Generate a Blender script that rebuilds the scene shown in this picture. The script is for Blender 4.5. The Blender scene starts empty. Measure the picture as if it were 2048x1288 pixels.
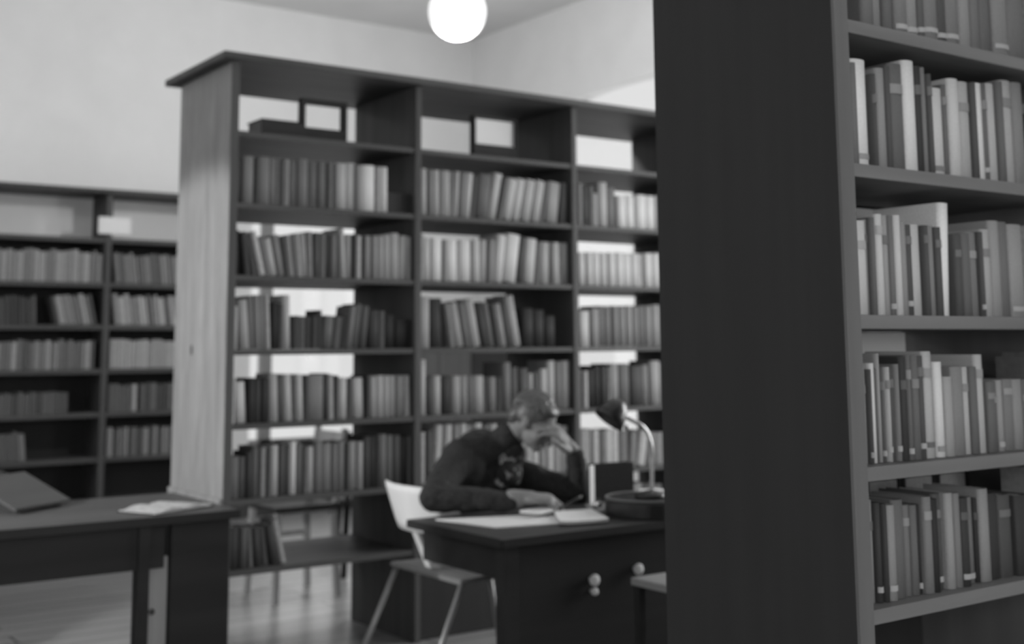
import bpy, bmesh, math, random
from mathutils import Vector, Matrix, Euler, Quaternion
R = math.radians
random.seed(7)
S = bpy.context.scene
COL = S.collection

P_BACK, P_LEFT, P_RIGHT, P_G0, P_G1, P_G2, P_ADDED = 130, 0.1, 190, 88, 0, 45, 255
A_PINE, K_BOOK = .24, .43

# ------------------------------------------------------------------ camera
cam_d = bpy.data.cameras.new('camera')
cam_d.sensor_width = 36.0
cam_d.lens = 42.89
cam_d.shift_x = 0.0044
cam_d.shift_y = -0.1304
cam_d.clip_start = 0.05
cam_d.dof.use_dof = True
cam_d.dof.focus_distance = 1.9
cam_d.dof.aperture_fstop = 3.5
cam = bpy.data.objects.new('camera', cam_d)
COL.objects.link(cam)
cam.matrix_world = Matrix(((0.81536, -0.06852, -0.57488, 0.0),
                           (-0.57891, -0.10899, -0.80808, 0.0),
                           (-0.00729, 0.99168, -0.12853, 1.35),
                           (0, 0, 0, 1)))
S.camera = cam

# ------------------------------------------------------------------ world, exposure
w = bpy.data.worlds.new('world'); S.world = w; w.use_nodes = True
bg = w.node_tree.nodes['Background']
bg.inputs[0].default_value = (1, 1, 1, 1); bg.inputs[1].default_value = 0.80
S.view_settings.view_transform = 'Standard'
S.view_settings.look = 'None'
S.view_settings.exposure = 0.0
S.view_settings.gamma = 1.0
S.view_settings.use_curve_mapping = False

# ------------------------------------------------------------------ daylight through the windows
def area(name, loc, aim, sx, sy, power):
    l = bpy.data.lights.new(name, 'AREA'); l.shape = 'RECTANGLE'; l.size = sx; l.size_y = sy
    l.energy = power; l.color = (1, 1, 1)
    o = bpy.data.objects.new(name, l); COL.objects.link(o); o.location = loc
    o.rotation_euler = (Vector(aim) - Vector(loc)).to_track_quat('-Z', 'Y').to_euler()
    return o
area('daylight_far_window', (4.78, 9.85, 1.5), (4.78, 5.0, 1.3), 1.5, 2.0, 8)
area('daylight_arched_window', (6.9, 7.1, 1.9), (3.0, 7.1, 1.2), 1.8, 2.4, 14)
area('daylight_back_window', (0.3, -3.05, 2.1), (0.6, 3.0, 1.5), 3.4, 2.2, P_BACK)
area('daylight_right_window', (6.75, 3.1, 2.0), (3.0, 3.6, 1.1), 2.2, 2.2, P_RIGHT)
area('daylight_left_window', (-3.05, 4.2, 2.1), (2.0, 4.4, 1.5), 3.6, 2.2, P_LEFT)

# ------------------------------------------------------------------ materials (a black and white print: everything is grey)
def lin(t): 
    t = t / 255.0
    return t / 12.92 if t <= .04045 else ((t + .055) / 1.055) ** 2.4
MATS = {}
def mat(name, a, rough=.6, grain=None, spec=.2, metal=0., emit=None, bump=0., scale=8., contrast=.35):
    """a = base albedo; grain = 'x','y','z' wood grain along that axis, or 'noise'"""
    if name in MATS: return MATS[name]
    m = bpy.data.materials.new(name); m.use_nodes = True
    nt = m.node_tree; p = nt.nodes['Principled BSDF']
    p.inputs['Base Color'].default_value = (a, a, a, 1)
    p.inputs['Roughness'].default_value = rough
    p.inputs['Metallic'].default_value = metal
    p.inputs['Specular IOR Level'].default_value = spec
    if emit:
        p.inputs['Emission Color'].default_value = (1, 1, 1, 1); p.inputs['Emission Strength'].default_value = emit
    if grain:
        tc = nt.nodes.new('ShaderNodeTexCoord'); mp = nt.nodes.new('ShaderNodeMapping')
        n = nt.nodes.new('ShaderNodeTexNoise'); n.inputs['Scale'].default_value = scale; n.inputs['Detail'].default_value = 4
        sc = {'x': (.08, 1, 1), 'y': (1, .08, 1), 'z': (1, 1, .06), 'noise': (1, 1, 1)}[grain]
        mp.inputs['Scale'].default_value = sc
        nt.links.new(tc.outputs['Object'], mp.inputs[0]); nt.links.new(mp.outputs[0], n.inputs['Vector'])
        r = nt.nodes.new('ShaderNodeValToRGB')
        lo, hi = a * (1 - contrast), a * (1 + contrast)
        r.color_ramp.elements[0].position = .3; r.color_ramp.elements[1].position = .7
        r.color_ramp.elements[0].color = (lo, lo, lo, 1); r.color_ramp.elements[1].color = (hi, hi, hi, 1)
        nt.links.new(n.outputs['Fac'], r.inputs[0]); nt.links.new(r.outputs[0], p.inputs['Base Color'])
        if bump:
            b = nt.nodes.new('ShaderNodeBump'); b.inputs['Strength'].default_value = bump; b.inputs['Distance'].default_value = .004
            nt.links.new(n.outputs['Fac'], b.inputs['Height']); nt.links.new(b.outputs[0], p.inputs['Normal'])
    MATS[name] = m
    return m

# measured rows: x, thickness, height, cloth tone (right bay paled by window glare), lean
ROWS = {
'a1': [(2.09,0.037,0.199,55,0),(2.128,0.052,0.212,85,0),(2.179,0.017,0.206,50,0),(2.196,0.055,0.215,78,0),(2.251,0.036,0.215,78,0),(2.287,0.019,0.215,85,0),(2.306,0.017,0.212,65,0),(2.323,0.024,0.213,92,0),(2.348,0.037,0.211,75,0),(2.385,0.05,0.22,80,0),(2.434,0.017,0.213,60,0),(2.452,0.033,0.215,80,0),(2.484,0.038,0.218,75,0),(2.522,0.02,0.211,45,0),(2.542,0.018,0.215,85,0),(2.56,0.018,0.214,50,0),(2.578,0.052,0.219,112,0),(2.63,0.047,0.223,120,0),(2.677,0.032,0.217,95,0),(2.708,0.069,0.219,142,0),(2.777,0.027,0.216,100,0),(2.804,0.04,0.218,130,0)],
'a2': [(2.098,0.03,0.197,42,0),(2.128,0.026,0.191,50,-0.121),(2.153,0.023,0.185,60,-0.188),(2.177,0.026,0.199,118,-0.232),(2.203,0.026,0.178,75,-0.222),(2.228,0.033,0.169,120,-0.208),(2.262,0.031,0.186,92,-0.179),(2.293,0.019,0.183,55,-0.157),(2.312,0.022,0.188,95,-0.128),(2.334,0.019,0.185,75,-0.118),(2.353,0.019,0.197,105,-0.099),(2.373,0.029,0.199,100,-0.074),(2.402,0.025,0.207,90,-0.036),(2.427,0.03,0.204,60,0),(2.456,0.025,0.201,75,0),(2.481,0.03,0.209,60,0),(2.511,0.028,0.199,80,0),(2.539,0.018,0.2,60,-0.025),(2.557,0.025,0.231,118,-0.044),(2.582,0.031,0.205,105,0),(2.613,0.021,0.206,45,0),(2.634,0.026,0.2,118,0),(2.659,0.021,0.197,45,0),(2.68,0.031,0.203,110,0),(2.711,0.029,0.204,98,0),(2.74,0.032,0.205,100,0),(2.772,0.035,0.212,108,0),(2.807,0.046,0.221,112,0),(2.852,0.041,0.211,120,0.039),(2.893,0.027,0.208,100,0.066),(2.92,0.027,0.207,75,0.04),(2.947,0.041,0.215,90,0),(2.989,0.025,0.21,95,0),(3.014,0.022,0.209,120,0.027)],
'a3': [(2.08,0.027,0.188,105,0),(2.108,0.041,0.215,105,-0.075),(2.149,0.025,0.233,85,-0.05),(2.174,0.023,0.237,88,-0.049),(2.198,0.028,0.238,90,-0.04),(2.226,0.021,0.238,112,-0.05),(2.247,0.033,0.206,42,0),(2.28,0.019,0.2,58,0),(2.299,0.036,0.24,118,-0.03),(2.335,0.036,0.148,50,0),(2.371,0.036,0.146,58,0),(2.407,0.024,0.144,52,0),(2.432,0.03,0.148,48,0),(2.461,0.025,0.175,45,0),(2.486,0.045,0.149,70,0.084),(2.531,0.038,0.145,60,0.104),(2.569,0.028,0.15,45,0.102),(2.596,0.031,0.196,78,0.13),(2.627,0.031,0.205,64,0.125),(2.658,0.039,0.196,58,0.092),(2.696,0.052,0.178,45,0),(2.756,0.032,0.174,62,0),(2.788,0.053,0.156,44,0),(2.846,0.075,0.133,42,0)],
'a4': [(2.085,0.025,0.195,115,0),(2.11,0.043,0.177,138,-0.064),(2.163,0.03,0.193,44,0),(2.193,0.03,0.19,50,0),(2.223,0.035,0.192,44,0),(2.27,0.038,0.21,105,-0.034),(2.31,0.031,0.201,60,-0.036),(2.341,0.034,0.205,122,-0.047),(2.374,0.019,0.193,70,-0.05),(2.393,0.031,0.204,120,-0.036),(2.425,0.019,0.199,50,0),(2.444,0.081,0.202,85,0),(2.525,0.027,0.206,45,0),(2.553,0.025,0.201,120,-0.025),(2.578,0.018,0.196,60,0),(2.595,0.04,0.184,122,0),(2.636,0.031,0.183,55,0),(2.666,0.054,0.182,118,-0.042),(2.72,0.023,0.193,42,0),(2.744,0.034,0.188,100,0),(2.777,0.039,0.192,110,0),(2.817,0.032,0.191,108,0),(2.849,0.035,0.19,106,0),(2.883,0.04,0.189,98,0),(2.923,0.027,0.189,120,-0.029),(2.95,0.033,0.188,95,-0.029),(2.983,0.047,0.188,120,-0.044)],
'a5': [(2.084,0.045,0.179,75,0),(2.129,0.032,0.177,60,0),(2.161,0.027,0.196,50,0),(2.188,0.028,0.216,65,0),(2.216,0.016,0.204,50,0),(2.232,0.023,0.209,108,0),(2.255,0.021,0.208,60,0),(2.276,0.037,0.217,122,0),(2.313,0.026,0.22,60,0),(2.339,0.026,0.214,56,0),(2.365,0.029,0.228,140,0),(2.394,0.031,0.216,75,0),(2.425,0.024,0.203,65,0),(2.449,0.029,0.202,118,0),(2.478,0.037,0.222,80,0),(2.515,0.049,0.213,86,0),(2.564,0.03,0.211,80,0),(2.594,0.035,0.216,86,0),(2.629,0.015,0.208,45,0),(2.645,0.041,0.214,95,0),(2.685,0.031,0.212,100,0),(2.716,0.039,0.233,45,0),(2.754,0.039,0.231,50,0),(2.793,0.044,0.24,75,0),(2.838,0.034,0.234,75,0),(2.872,0.04,0.232,62,0),(2.912,0.04,0.223,50,0),(2.952,0.04,0.221,75,0),(2.992,0.041,0.219,50,0)],
'a6': [(2.118,0.049,0.176,46,0),(2.167,0.032,0.173,60,0),(2.199,0.021,0.165,72,-0.069),(2.219,0.032,0.167,45,-0.096),(2.252,0.028,0.165,56,-0.125),(2.279,0.035,0.172,46,-0.187),(2.316,0.026,0.191,102,-0.24)],
'b1': [(3.066,0.037,0.229,118,0),(3.103,0.034,0.225,85,0),(3.137,0.035,0.227,120,0),(3.172,0.023,0.227,95,0),(3.195,0.032,0.227,122,0),(3.227,0.02,0.226,90,0),(3.248,0.029,0.229,114,0.064),(3.277,0.033,0.227,85,0.078),(3.309,0.042,0.228,120,0.105),(3.351,0.027,0.22,60,0.109),(3.381,0.076,0.225,72,0.122),(3.46,0.052,0.239,128,0.192),(3.515,0.025,0.222,75,0.208),(3.54,0.053,0.217,118,0.214),(3.593,0.057,0.221,120,0.212),(3.649,0.06,0.22,116,0.201),(3.71,0.058,0.219,114,0.19),(3.771,0.026,0.216,75,0.165),(3.8,0.079,0.217,105,0.136),(3.882,0.04,0.22,75,0.06),(3.921,0.043,0.226,95,0.03),(3.965,0.047,0.234,80,0)],
'b2': [(3.061,0.025,0.225,100,0),(3.086,0.042,0.21,135,0),(3.129,0.06,0.207,150,0),(3.189,0.02,0.202,95,0),(3.209,0.061,0.204,142,0),(3.27,0.023,0.205,100,0),(3.294,0.068,0.207,142,0),(3.362,0.045,0.21,125,0),(3.407,0.039,0.212,115,0.029),(3.446,0.036,0.214,95,0.071),(3.482,0.055,0.242,130,0.127),(3.54,0.084,0.246,137,0.139),(3.627,0.035,0.238,60,0.119),(3.665,0.067,0.23,125,0.097),(3.734,0.032,0.217,75,0.059),(3.766,0.061,0.218,116,0.045),(3.828,0.049,0.218,112,0),(3.877,0.026,0.217,90,0),(3.903,0.073,0.219,126,0),(3.976,0.03,0.216,90,0)],
'b3': [(3.059,0.064,0.247,106,0),(3.124,0.071,0.239,46,0),(3.223,0.029,0.215,85,-0.16),(3.252,0.052,0.218,102,-0.185),(3.304,0.035,0.219,80,-0.186),(3.34,0.056,0.234,110,-0.187),(3.399,0.048,0.22,50,-0.188),(3.45,0.036,0.221,80,-0.176),(3.489,0.024,0.216,50,-0.18),(3.513,0.043,0.217,97,-0.181),(3.556,0.034,0.217,55,-0.182),(3.593,0.056,0.258,107,-0.19),(3.667,0.069,0.197,42,0),(3.737,0.07,0.19,40,0),(3.813,0.065,0.16,42,0)],
'b4': [(3.06,0.039,0.262,122,0),(3.099,0.039,0.185,55,0),(3.138,0.045,0.184,112,0),(3.183,0.054,0.183,50,0),(3.237,0.049,0.182,100,0),(3.286,0.044,0.182,88,0),(3.33,0.038,0.181,75,0),(3.368,0.056,0.18,110,0),(3.424,0.024,0.172,70,0),(3.448,0.045,0.173,85,0),(3.493,0.039,0.17,45,0),(3.532,0.052,0.243,80,0),(3.584,0.052,0.218,60,0),(3.636,0.056,0.212,62,0),(3.692,0.031,0.186,107,0),(3.723,0.041,0.191,60,0),(3.764,0.045,0.207,114,0),(3.828,0.052,0.247,116,0),(3.88,0.039,0.241,90,0),(3.919,0.052,0.246,128,0),(3.971,0.026,0.24,90,0)],
'b5': [(3.063,0.033,0.239,112,0),(3.096,0.042,0.244,60,0),(3.138,0.045,0.27,128,0.052),(3.189,0.045,0.28,118,0.031),(3.234,0.04,0.272,90,0),(3.274,0.04,0.277,120,0),(3.314,0.041,0.263,105,0),(3.355,0.047,0.269,125,0),(3.401,0.044,0.26,70,0),(3.446,0.051,0.262,112,0),(3.496,0.042,0.256,85,0),(3.538,0.042,0.254,105,0),(3.581,0.043,0.247,120,0),(3.624,0.037,0.25,90,0),(3.66,0.043,0.249,112,0),(3.704,0.05,0.242,120,0),(3.754,0.044,0.245,95,0),(3.798,0.045,0.238,126,0),(3.843,0.045,0.241,110,0),(3.887,0.052,0.231,124,0),(3.939,0.046,0.232,85,0)],
'c1': [(4.049,0.031,0.226,90,0),(4.079,0.038,0.22,85,0),(4.117,0.028,0.217,75,0),(4.145,0.031,0.178,110,0),(4.179,0.063,0.242,138,0),(4.246,0.064,0.219,105,0),(4.313,0.061,0.177,165,0),(4.374,0.061,0.181,162,0),(4.435,0.018,0.184,100,0),(4.453,0.07,0.192,165,0),(4.523,0.071,0.191,166,0),(4.594,0.064,0.195,150,0)],
'c2': [(4.043,0.047,0.174,158,0),(4.09,0.048,0.176,154,0),(4.138,0.048,0.178,156,0),(4.186,0.052,0.177,152,0),(4.238,0.053,0.179,155,0),(4.291,0.053,0.181,157,0),(4.344,0.061,0.18,155,0),(4.405,0.058,0.183,152,0),(4.463,0.029,0.181,130,0),(4.492,0.055,0.186,156,0),(4.547,0.056,0.188,152,0),(4.602,0.052,0.187,150,0)],
'c3': [(4.047,0.068,0.188,156,0),(4.114,0.058,0.202,120,0),(4.172,0.041,0.216,105,0),(4.214,0.045,0.214,112,0),(4.259,0.049,0.217,108,0),(4.308,0.046,0.215,118,0),(4.354,0.046,0.219,120,0),(4.4,0.047,0.216,112,0),(4.446,0.043,0.22,105,0),(4.49,0.051,0.22,118,0),(4.541,0.059,0.227,125,0),(4.6,0.052,0.222,120,0)],
'c4': [(4.031,0.027,0.198,85,0),(4.057,0.034,0.192,112,0),(4.091,0.04,0.202,70,0),(4.131,0.044,0.217,68,0),(4.175,0.045,0.214,74,0),(4.22,0.024,0.208,90,0),(4.244,0.059,0.226,122,0),(4.303,0.077,0.225,100,0),(4.381,0.082,0.213,80,0),(4.463,0.054,0.217,110,0),(4.517,0.073,0.238,128,0),(4.59,0.059,0.229,110,0)],
'c5': [(4.024,0.05,0.207,100,0),(4.074,0.037,0.206,107,0),(4.111,0.047,0.204,118,0),(4.158,0.034,0.197,70,0),(4.192,0.051,0.2,120,0),(4.243,0.052,0.198,122,0),(4.295,0.063,0.19,76,0),(4.358,0.049,0.181,85,0.078),(4.407,0.057,0.183,122,0.174),(4.471,0.054,0.171,88,0.063),(4.525,0.062,0.169,90,0)],
'c6': [(4.085,0.067,0.241,60,0),(4.152,0.074,0.231,70,0),(4.226,0.062,0.218,62,0),(4.288,0.076,0.214,75,0),(4.364,0.07,0.2,95,0.088),(4.435,0.064,0.196,60,0),(4.499,0.079,0.186,75,0)],
'r0': [(2.222,0.044,0.3,80,0),(2.266,0.04,0.296,92,0),(2.306,0.033,0.304,70,0),(2.338,0.046,0.3,84,0),(2.385,0.043,0.297,96,0),(2.428,0.027,0.304,66,0),(2.455,0.054,0.3,82,0),(2.509,0.04,0.31,60,0),(2.549,0.056,0.307,86,0),(2.605,0.045,0.317,98,0),(2.651,0.038,0.312,76,0),(2.688,0.047,0.321,70,0),(2.735,0.065,0.332,88,0),(2.8,0.078,0.347,80,0)],
'r1': [(2.131,0.02,0.203,110,0),(2.151,0.013,0.217,75,0),(2.164,0.024,0.233,80,0),(2.19,0.054,0.248,152,0),(2.243,0.012,0.217,58,0),(2.255,0.03,0.232,95,0),(2.286,0.02,0.24,60,0),(2.305,0.049,0.251,75,0),(2.354,0.044,0.264,142,0),(2.398,0.026,0.256,50,0),(2.425,0.021,0.257,86,0),(2.445,0.017,0.243,60,0),(2.463,0.044,0.213,132,0),(2.507,0.016,0.226,70,0),(2.523,0.041,0.242,132,0),(2.564,0.044,0.24,116,0),(2.608,0.02,0.242,60,0),(2.628,0.037,0.245,142,0),(2.665,0.023,0.249,70,0),(2.688,0.036,0.252,122,0),(2.724,0.026,0.26,70,0),(2.75,0.047,0.271,112,0),(2.797,0.048,0.277,90,0)],
'r2': [(2.113,0.028,0.207,112,0),(2.141,0.012,0.206,75,0),(2.152,0.039,0.206,132,0),(2.191,0.017,0.211,90,0),(2.208,0.015,0.216,70,0),(2.223,0.024,0.224,132,0),(2.247,0.021,0.223,100,0),(2.268,0.018,0.224,80,0),(2.286,0.023,0.225,132,0),(2.309,0.023,0.212,95,0),(2.332,0.022,0.207,60,0),(2.354,0.038,0.209,128,0),(2.392,0.015,0.208,60,0),(2.407,0.026,0.209,92,0),(2.433,0.021,0.206,58,0),(2.453,0.036,0.266,155,0.057),(2.503,0.025,0.192,60,0),(2.528,0.033,0.196,75,0),(2.561,0.038,0.2,82,0),(2.599,0.014,0.203,60,0),(2.613,0.034,0.21,112,0),(2.648,0.041,0.233,102,0),(2.689,0.044,0.233,80,0),(2.733,0.06,0.229,100,0)],
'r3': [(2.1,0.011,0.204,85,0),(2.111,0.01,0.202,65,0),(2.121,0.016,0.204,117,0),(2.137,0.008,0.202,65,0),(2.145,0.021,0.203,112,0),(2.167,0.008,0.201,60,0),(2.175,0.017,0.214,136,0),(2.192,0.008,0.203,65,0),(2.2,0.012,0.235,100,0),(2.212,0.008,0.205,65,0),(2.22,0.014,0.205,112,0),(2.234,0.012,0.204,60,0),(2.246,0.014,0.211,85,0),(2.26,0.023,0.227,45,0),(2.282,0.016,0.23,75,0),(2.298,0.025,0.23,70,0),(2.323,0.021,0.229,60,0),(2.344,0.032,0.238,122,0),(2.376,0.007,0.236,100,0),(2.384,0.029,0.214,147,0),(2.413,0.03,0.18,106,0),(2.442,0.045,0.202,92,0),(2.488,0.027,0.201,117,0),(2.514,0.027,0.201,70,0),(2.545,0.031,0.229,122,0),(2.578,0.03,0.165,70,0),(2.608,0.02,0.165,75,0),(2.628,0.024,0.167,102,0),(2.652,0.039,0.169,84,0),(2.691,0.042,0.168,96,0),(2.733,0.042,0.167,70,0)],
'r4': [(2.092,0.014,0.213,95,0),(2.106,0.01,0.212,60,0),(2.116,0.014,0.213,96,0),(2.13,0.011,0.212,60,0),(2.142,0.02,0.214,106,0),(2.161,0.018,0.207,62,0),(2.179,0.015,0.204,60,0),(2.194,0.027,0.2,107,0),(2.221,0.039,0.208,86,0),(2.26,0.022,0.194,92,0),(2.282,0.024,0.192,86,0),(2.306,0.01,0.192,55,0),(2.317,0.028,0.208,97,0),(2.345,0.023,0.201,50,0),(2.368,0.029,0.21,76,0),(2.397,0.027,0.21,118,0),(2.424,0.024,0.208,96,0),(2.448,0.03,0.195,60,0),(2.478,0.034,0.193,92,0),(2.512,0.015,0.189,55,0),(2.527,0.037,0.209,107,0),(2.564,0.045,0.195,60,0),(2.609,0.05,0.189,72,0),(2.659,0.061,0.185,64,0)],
}
M_wall = mat('plaster_wall', .80, .9, 'noise', bump=.1, scale=3, contrast=.03)
M_ceil = mat('plaster_ceiling', .72, .9, 'noise', scale=2, contrast=.03)
M_pine = mat('pine_panel', A_PINE, .5, 'z', scale=22, contrast=.22)
for n_ in M_pine.node_tree.nodes:
    if n_.type == 'TEX_NOISE': n_.inputs['Distortion'].default_value = .8; n_.inputs['Roughness'].default_value = .65
    if n_.type == 'MAPPING': n_.inputs['Scale'].default_value = (1, 1, .10); n_.inputs['Location'].default_value = (.4, .9, .3)
M_shelf = mat('stained_shelf_wood', .072, .55, 'x', scale=14, contrast=.2)
M_upr = mat('stained_upright_wood', .075, .55, 'z', scale=14, contrast=.2)
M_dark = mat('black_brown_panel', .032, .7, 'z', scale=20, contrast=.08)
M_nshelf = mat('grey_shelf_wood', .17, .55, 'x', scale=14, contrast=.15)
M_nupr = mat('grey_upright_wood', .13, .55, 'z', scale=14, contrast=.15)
M_desk = mat('dark_desk_wood', .022, .6, 'x', scale=12, contrast=.25)
M_desktop = mat('worn_desk_top', .065, .45, 'x', scale=9, contrast=.2)
M_seat = mat('grey_seat_wood', .26, .5, 'y', scale=12, contrast=.15)
M_ply = mat('pale_plywood', .80, .4, 'z', scale=10, contrast=.06)
M_tube = mat('grey_tube_steel', .30, .35, spec=.5, metal=.3)
M_paper = mat('white_paper', .80, .8, 'noise', scale=20, contrast=.03)
M_page = mat('book_pages', .38, .9, 'noise', scale=60, contrast=.2)
M_black = mat('black_enamel', .03, .3, spec=.5)
M_chrome = mat('polished_steel', .65, .25, metal=.8, spec=.5)
M_card = mat('white_card', .78, .8)
M_palew = mat('pale_wood', .30, .5, 'z', scale=14, contrast=.2)
M_frame = mat('window_frame_paint', .25, .5)
M_globe = mat('lit_opal_globe', .8, .3, emit=.72)
M_skin = mat('skin', .24, .55, 'noise', scale=40, contrast=.06)
M_hair = mat('hair', .085, .42, 'noise', scale=80, contrast=.4, bump=.3, spec=.5)
M_wool = mat('dark_wool', .035, .9, 'noise', scale=90, contrast=.3, bump=.3)
M_trou = mat('dark_cloth', .03, .9)
M_scarf = mat('patterned_scarf', .26, .8, 'noise', scale=22, contrast=.9)
for e_, p_ in zip(M_scarf.node_tree.nodes['Color Ramp'].color_ramp.elements, (.52, .60)): e_.position = p_
M_soil = mat('label_paper', .36, .8)

def floor_mat():
    m = bpy.data.materials.new('wood_floor'); m.use_nodes = True
    nt = m.node_tree; p = nt.nodes['Principled BSDF']; p.inputs['Roughness'].default_value = .32
    p.inputs['Specular IOR Level'].default_value = .5
    tc = nt.nodes.new('ShaderNodeTexCoord'); mp = nt.nodes.new('ShaderNodeMapping')
    br = nt.nodes.new('ShaderNodeTexBrick'); br.inputs['Scale'].default_value = 1
    br.inputs['Brick Width'].default_value = 3.1; br.inputs['Row Height'].default_value = .17
    br.inputs['Mortar Size'].default_value = .006
    br.inputs['Color1'].default_value = (.32, .32, .32, 1); br.inputs['Color2'].default_value = (.27, .27, .27, 1)
    br.inputs['Mortar'].default_value = (.06, .06, .06, 1)
    nt.links.new(tc.outputs['Object'], mp.inputs[0]); nt.links.new(mp.outputs[0], br.inputs['Vector'])
    nt.links.new(br.outputs['Color'], p.inputs['Base Color'])
    return m
M_floor = floor_mat()
def glass_mat():
    m = bpy.data.materials.new('window_glass'); m.use_nodes = True
    nt = m.node_tree; nt.nodes.clear()
    o = nt.nodes.new('ShaderNodeOutputMaterial'); mx = nt.nodes.new('ShaderNodeMixShader')
    t = nt.nodes.new('ShaderNodeBsdfTransparent'); g = nt.nodes.new('ShaderNodeBsdfGlossy'); g.inputs['Roughness'].default_value = .05
    mx.inputs[0].default_value = .06
    nt.links.new(t.outputs[0], mx.inputs[1]); nt.links.new(g.outputs[0], mx.inputs[2]); nt.links.new(mx.outputs[0], o.inputs[0])
    return m
M_glass = glass_mat()
def cloth(tone):
    q = int(round(tone / 6.0) * 6)
    return mat('book_cloth_tone_%d' % q, max(.012, min(.8, lin(q) / K_BOOK - .022)), .62, 'noise', scale=70, contrast=.14, spec=.16)

# ------------------------------------------------------------------ helpers
def link(o, parent=None):
    COL.objects.link(o)
    if parent: o.parent = parent
    return o
def obj(name, bm, m, parent=None, smooth=False):
    me = bpy.data.meshes.new(name); bm.normal_update(); bm.to_mesh(me); bm.free()
    for mm in (m if isinstance(m, (list, tuple)) else [m]): me.materials.append(mm)
    if smooth:
        for f in me.polygons: f.use_smooth = True
    return link(bpy.data.objects.new(name, me), parent)
def tag(o, label, cat, group=None, kind=None):
    if label: o['label'] = label
    if cat: o['category'] = cat
    if group: o['group'] = group
    if kind: o['kind'] = kind
    return o
def struct(o): o['kind'] = 'structure'; return o
def empty(name, loc=(0, 0, 0), rz=0):
    o = bpy.data.objects.new(name, None); o.empty_display_size = .05; COL.objects.link(o)
    o.location = loc; o.rotation_euler = (0, 0, rz); return o
def box(bm, x0, x1, y0, y1, z0, z1, bev=0., mi=0):
    r = bmesh.ops.create_cube(bm, size=1)
    vs = r['verts']
    for v in vs:
        v.co = Vector((x0 + (v.co.x + .5) * (x1 - x0), y0 + (v.co.y + .5) * (y1 - y0), z0 + (v.co.z + .5) * (z1 - z0)))
    fs = list({f for v in vs for f in v.link_faces})
    for f in fs: f.material_index = mi
    if bev:
        es = list({e for v in vs for e in v.link_edges})
        bmesh.ops.bevel(bm, geom=es, offset=bev, segments=2, affect='EDGES', profile=.6)
    return vs
def bx(name, x0, x1, y0, y1, z0, z1, m, parent=None, bev=.002):
    bm = bmesh.new(); box(bm, x0, x1, y0, y1, z0, z1, bev); return obj(name, bm, m, parent)
def tube(bm, pts, rad, seg=10, cap=True):
    pts = [Vector(p) for p in pts]; n = len(pts)
    rads = rad if isinstance(rad, (list, tuple)) else [rad] * n
    rings = []; up = Vector((.31, .17, .93)).normalized()
    for i, p in enumerate(pts):
        d = (pts[min(i + 1, n - 1)] - pts[max(i - 1, 0)]).normalized()
        a = d.cross(up)
        if a.length < 1e-3: a = d.cross(Vector((1, 0, 0)))
        a.normalize(); b = d.cross(a).normalized()
        rings.append([bm.verts.new(p + (a * math.cos(2 * math.pi * k / seg) + b * math.sin(2 * math.pi * k / seg)) * rads[i]) for k in range(seg)])
    for i in range(n - 1):
        for k in range(seg):
            bm.faces.new((rings[i][k], rings[i][(k + 1) % seg], rings[i + 1][(k + 1) % seg], rings[i + 1][k]))
    if cap:
        bm.faces.new(rings[0][::-1]); bm.faces.new(rings[-1])
def tb(name, pts, rad, m, parent=None, seg=12):
    bm = bmesh.new(); tube(bm, pts, rad, seg); return obj(name, bm, m, parent, True)
def lathe(bm, prof, c, seg=32):
    cx, cy, cz = c; rings = []
    for r, z in prof:
        if r < 1e-5: rings.append([bm.verts.new((cx, cy, cz + z))])
        else: rings.append([bm.verts.new((cx + r * math.cos(2 * math.pi * k / seg), cy + r * math.sin(2 * math.pi * k / seg), cz + z)) for k in range(seg)])
    for a, b in zip(rings, rings[1:]):
        for k in range(seg):
            k2 = (k + 1) % seg
            if len(a) == 1 and len(b) > 1: bm.faces.new((a[0], b[k], b[k2]))
            elif len(b) == 1 and len(a) > 1: bm.faces.new((a[k], a[k2], b[0]))
            elif len(a) > 1: bm.faces.new((a[k], a[k2], b[k2], b[k]))
    bmesh.ops.recalc_face_normals(bm, faces=bm.faces)
def beam(bm, p, q, wx, wy, bev=0):
    """square bar from p to q"""
    p, q = Vector(p), Vector(q); d = q - p
    vs = box(bm, -wx / 2, wx / 2, -wy / 2, wy / 2, 0, 1)
    dd = d.normalized(); a = Vector((0, 1, 0)).cross(dd).normalized() if abs(dd.y) < .9 else Vector((1, 0, 0)); b = dd.cross(a)
    for v in vs: v.co = p + a * v.co.x + b * v.co.y + d * v.co.z

# ------------------------------------------------------------------ room shell
XW, YW, ZC = 6.33, 9.45, 4.25
XL, YB = -3.0, -3.0
struct(bx('floor', XL - .2, XW + .2, YB - .2, YW + .2, -.1, 0, M_floor, bev=0))
struct(bx('ceiling', XL - .2, XW + .2, YB - .2, YW + .2, ZC, ZC + .1, M_ceil, bev=0))
def wall_rect(name, horizontal, at, thick, a0, a1, holes):
    """a wall along X (horizontal) or Y; holes = (s0, s1, z0, z1, arch_rise)"""
    bm = bmesh.new()
    def b(s0, s1, z0, z1):
        if s1 - s0 < 1e-4 or z1 - z0 < 1e-4: return
        if horizontal: box(bm, s0, s1, min(at, at + thick), max(at, at + thick), z0, z1)
        else: box(bm, min(at, at + thick), max(at, at + thick), s0, s1, z0, z1)
    cur = a0
    for (s0, s1, z0, z1, rise) in sorted(holes):
        b(cur, s0, 0, ZC); b(s0, s1, 0, z0)
        if rise:
            n = 72; c = (s0 + s1) / 2; h = (s1 - s0) / 2
            for i in range(n):
                u0 = s0 + (s1 - s0) * i / n; u1 = s0 + (s1 - s0) * (i + 1) / n; um = (u0 + u1) / 2
                zt = z1 + rise * max(0, 1 - abs((um - c) / h) ** 3) ** (1 / 3)
                b(u0, u1, zt, ZC)
        else: b(s0, s1, z1, ZC)
        cur = s1
    b(cur, a1, 0, ZC)
    return struct(obj(name, bm, M_wall))
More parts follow.
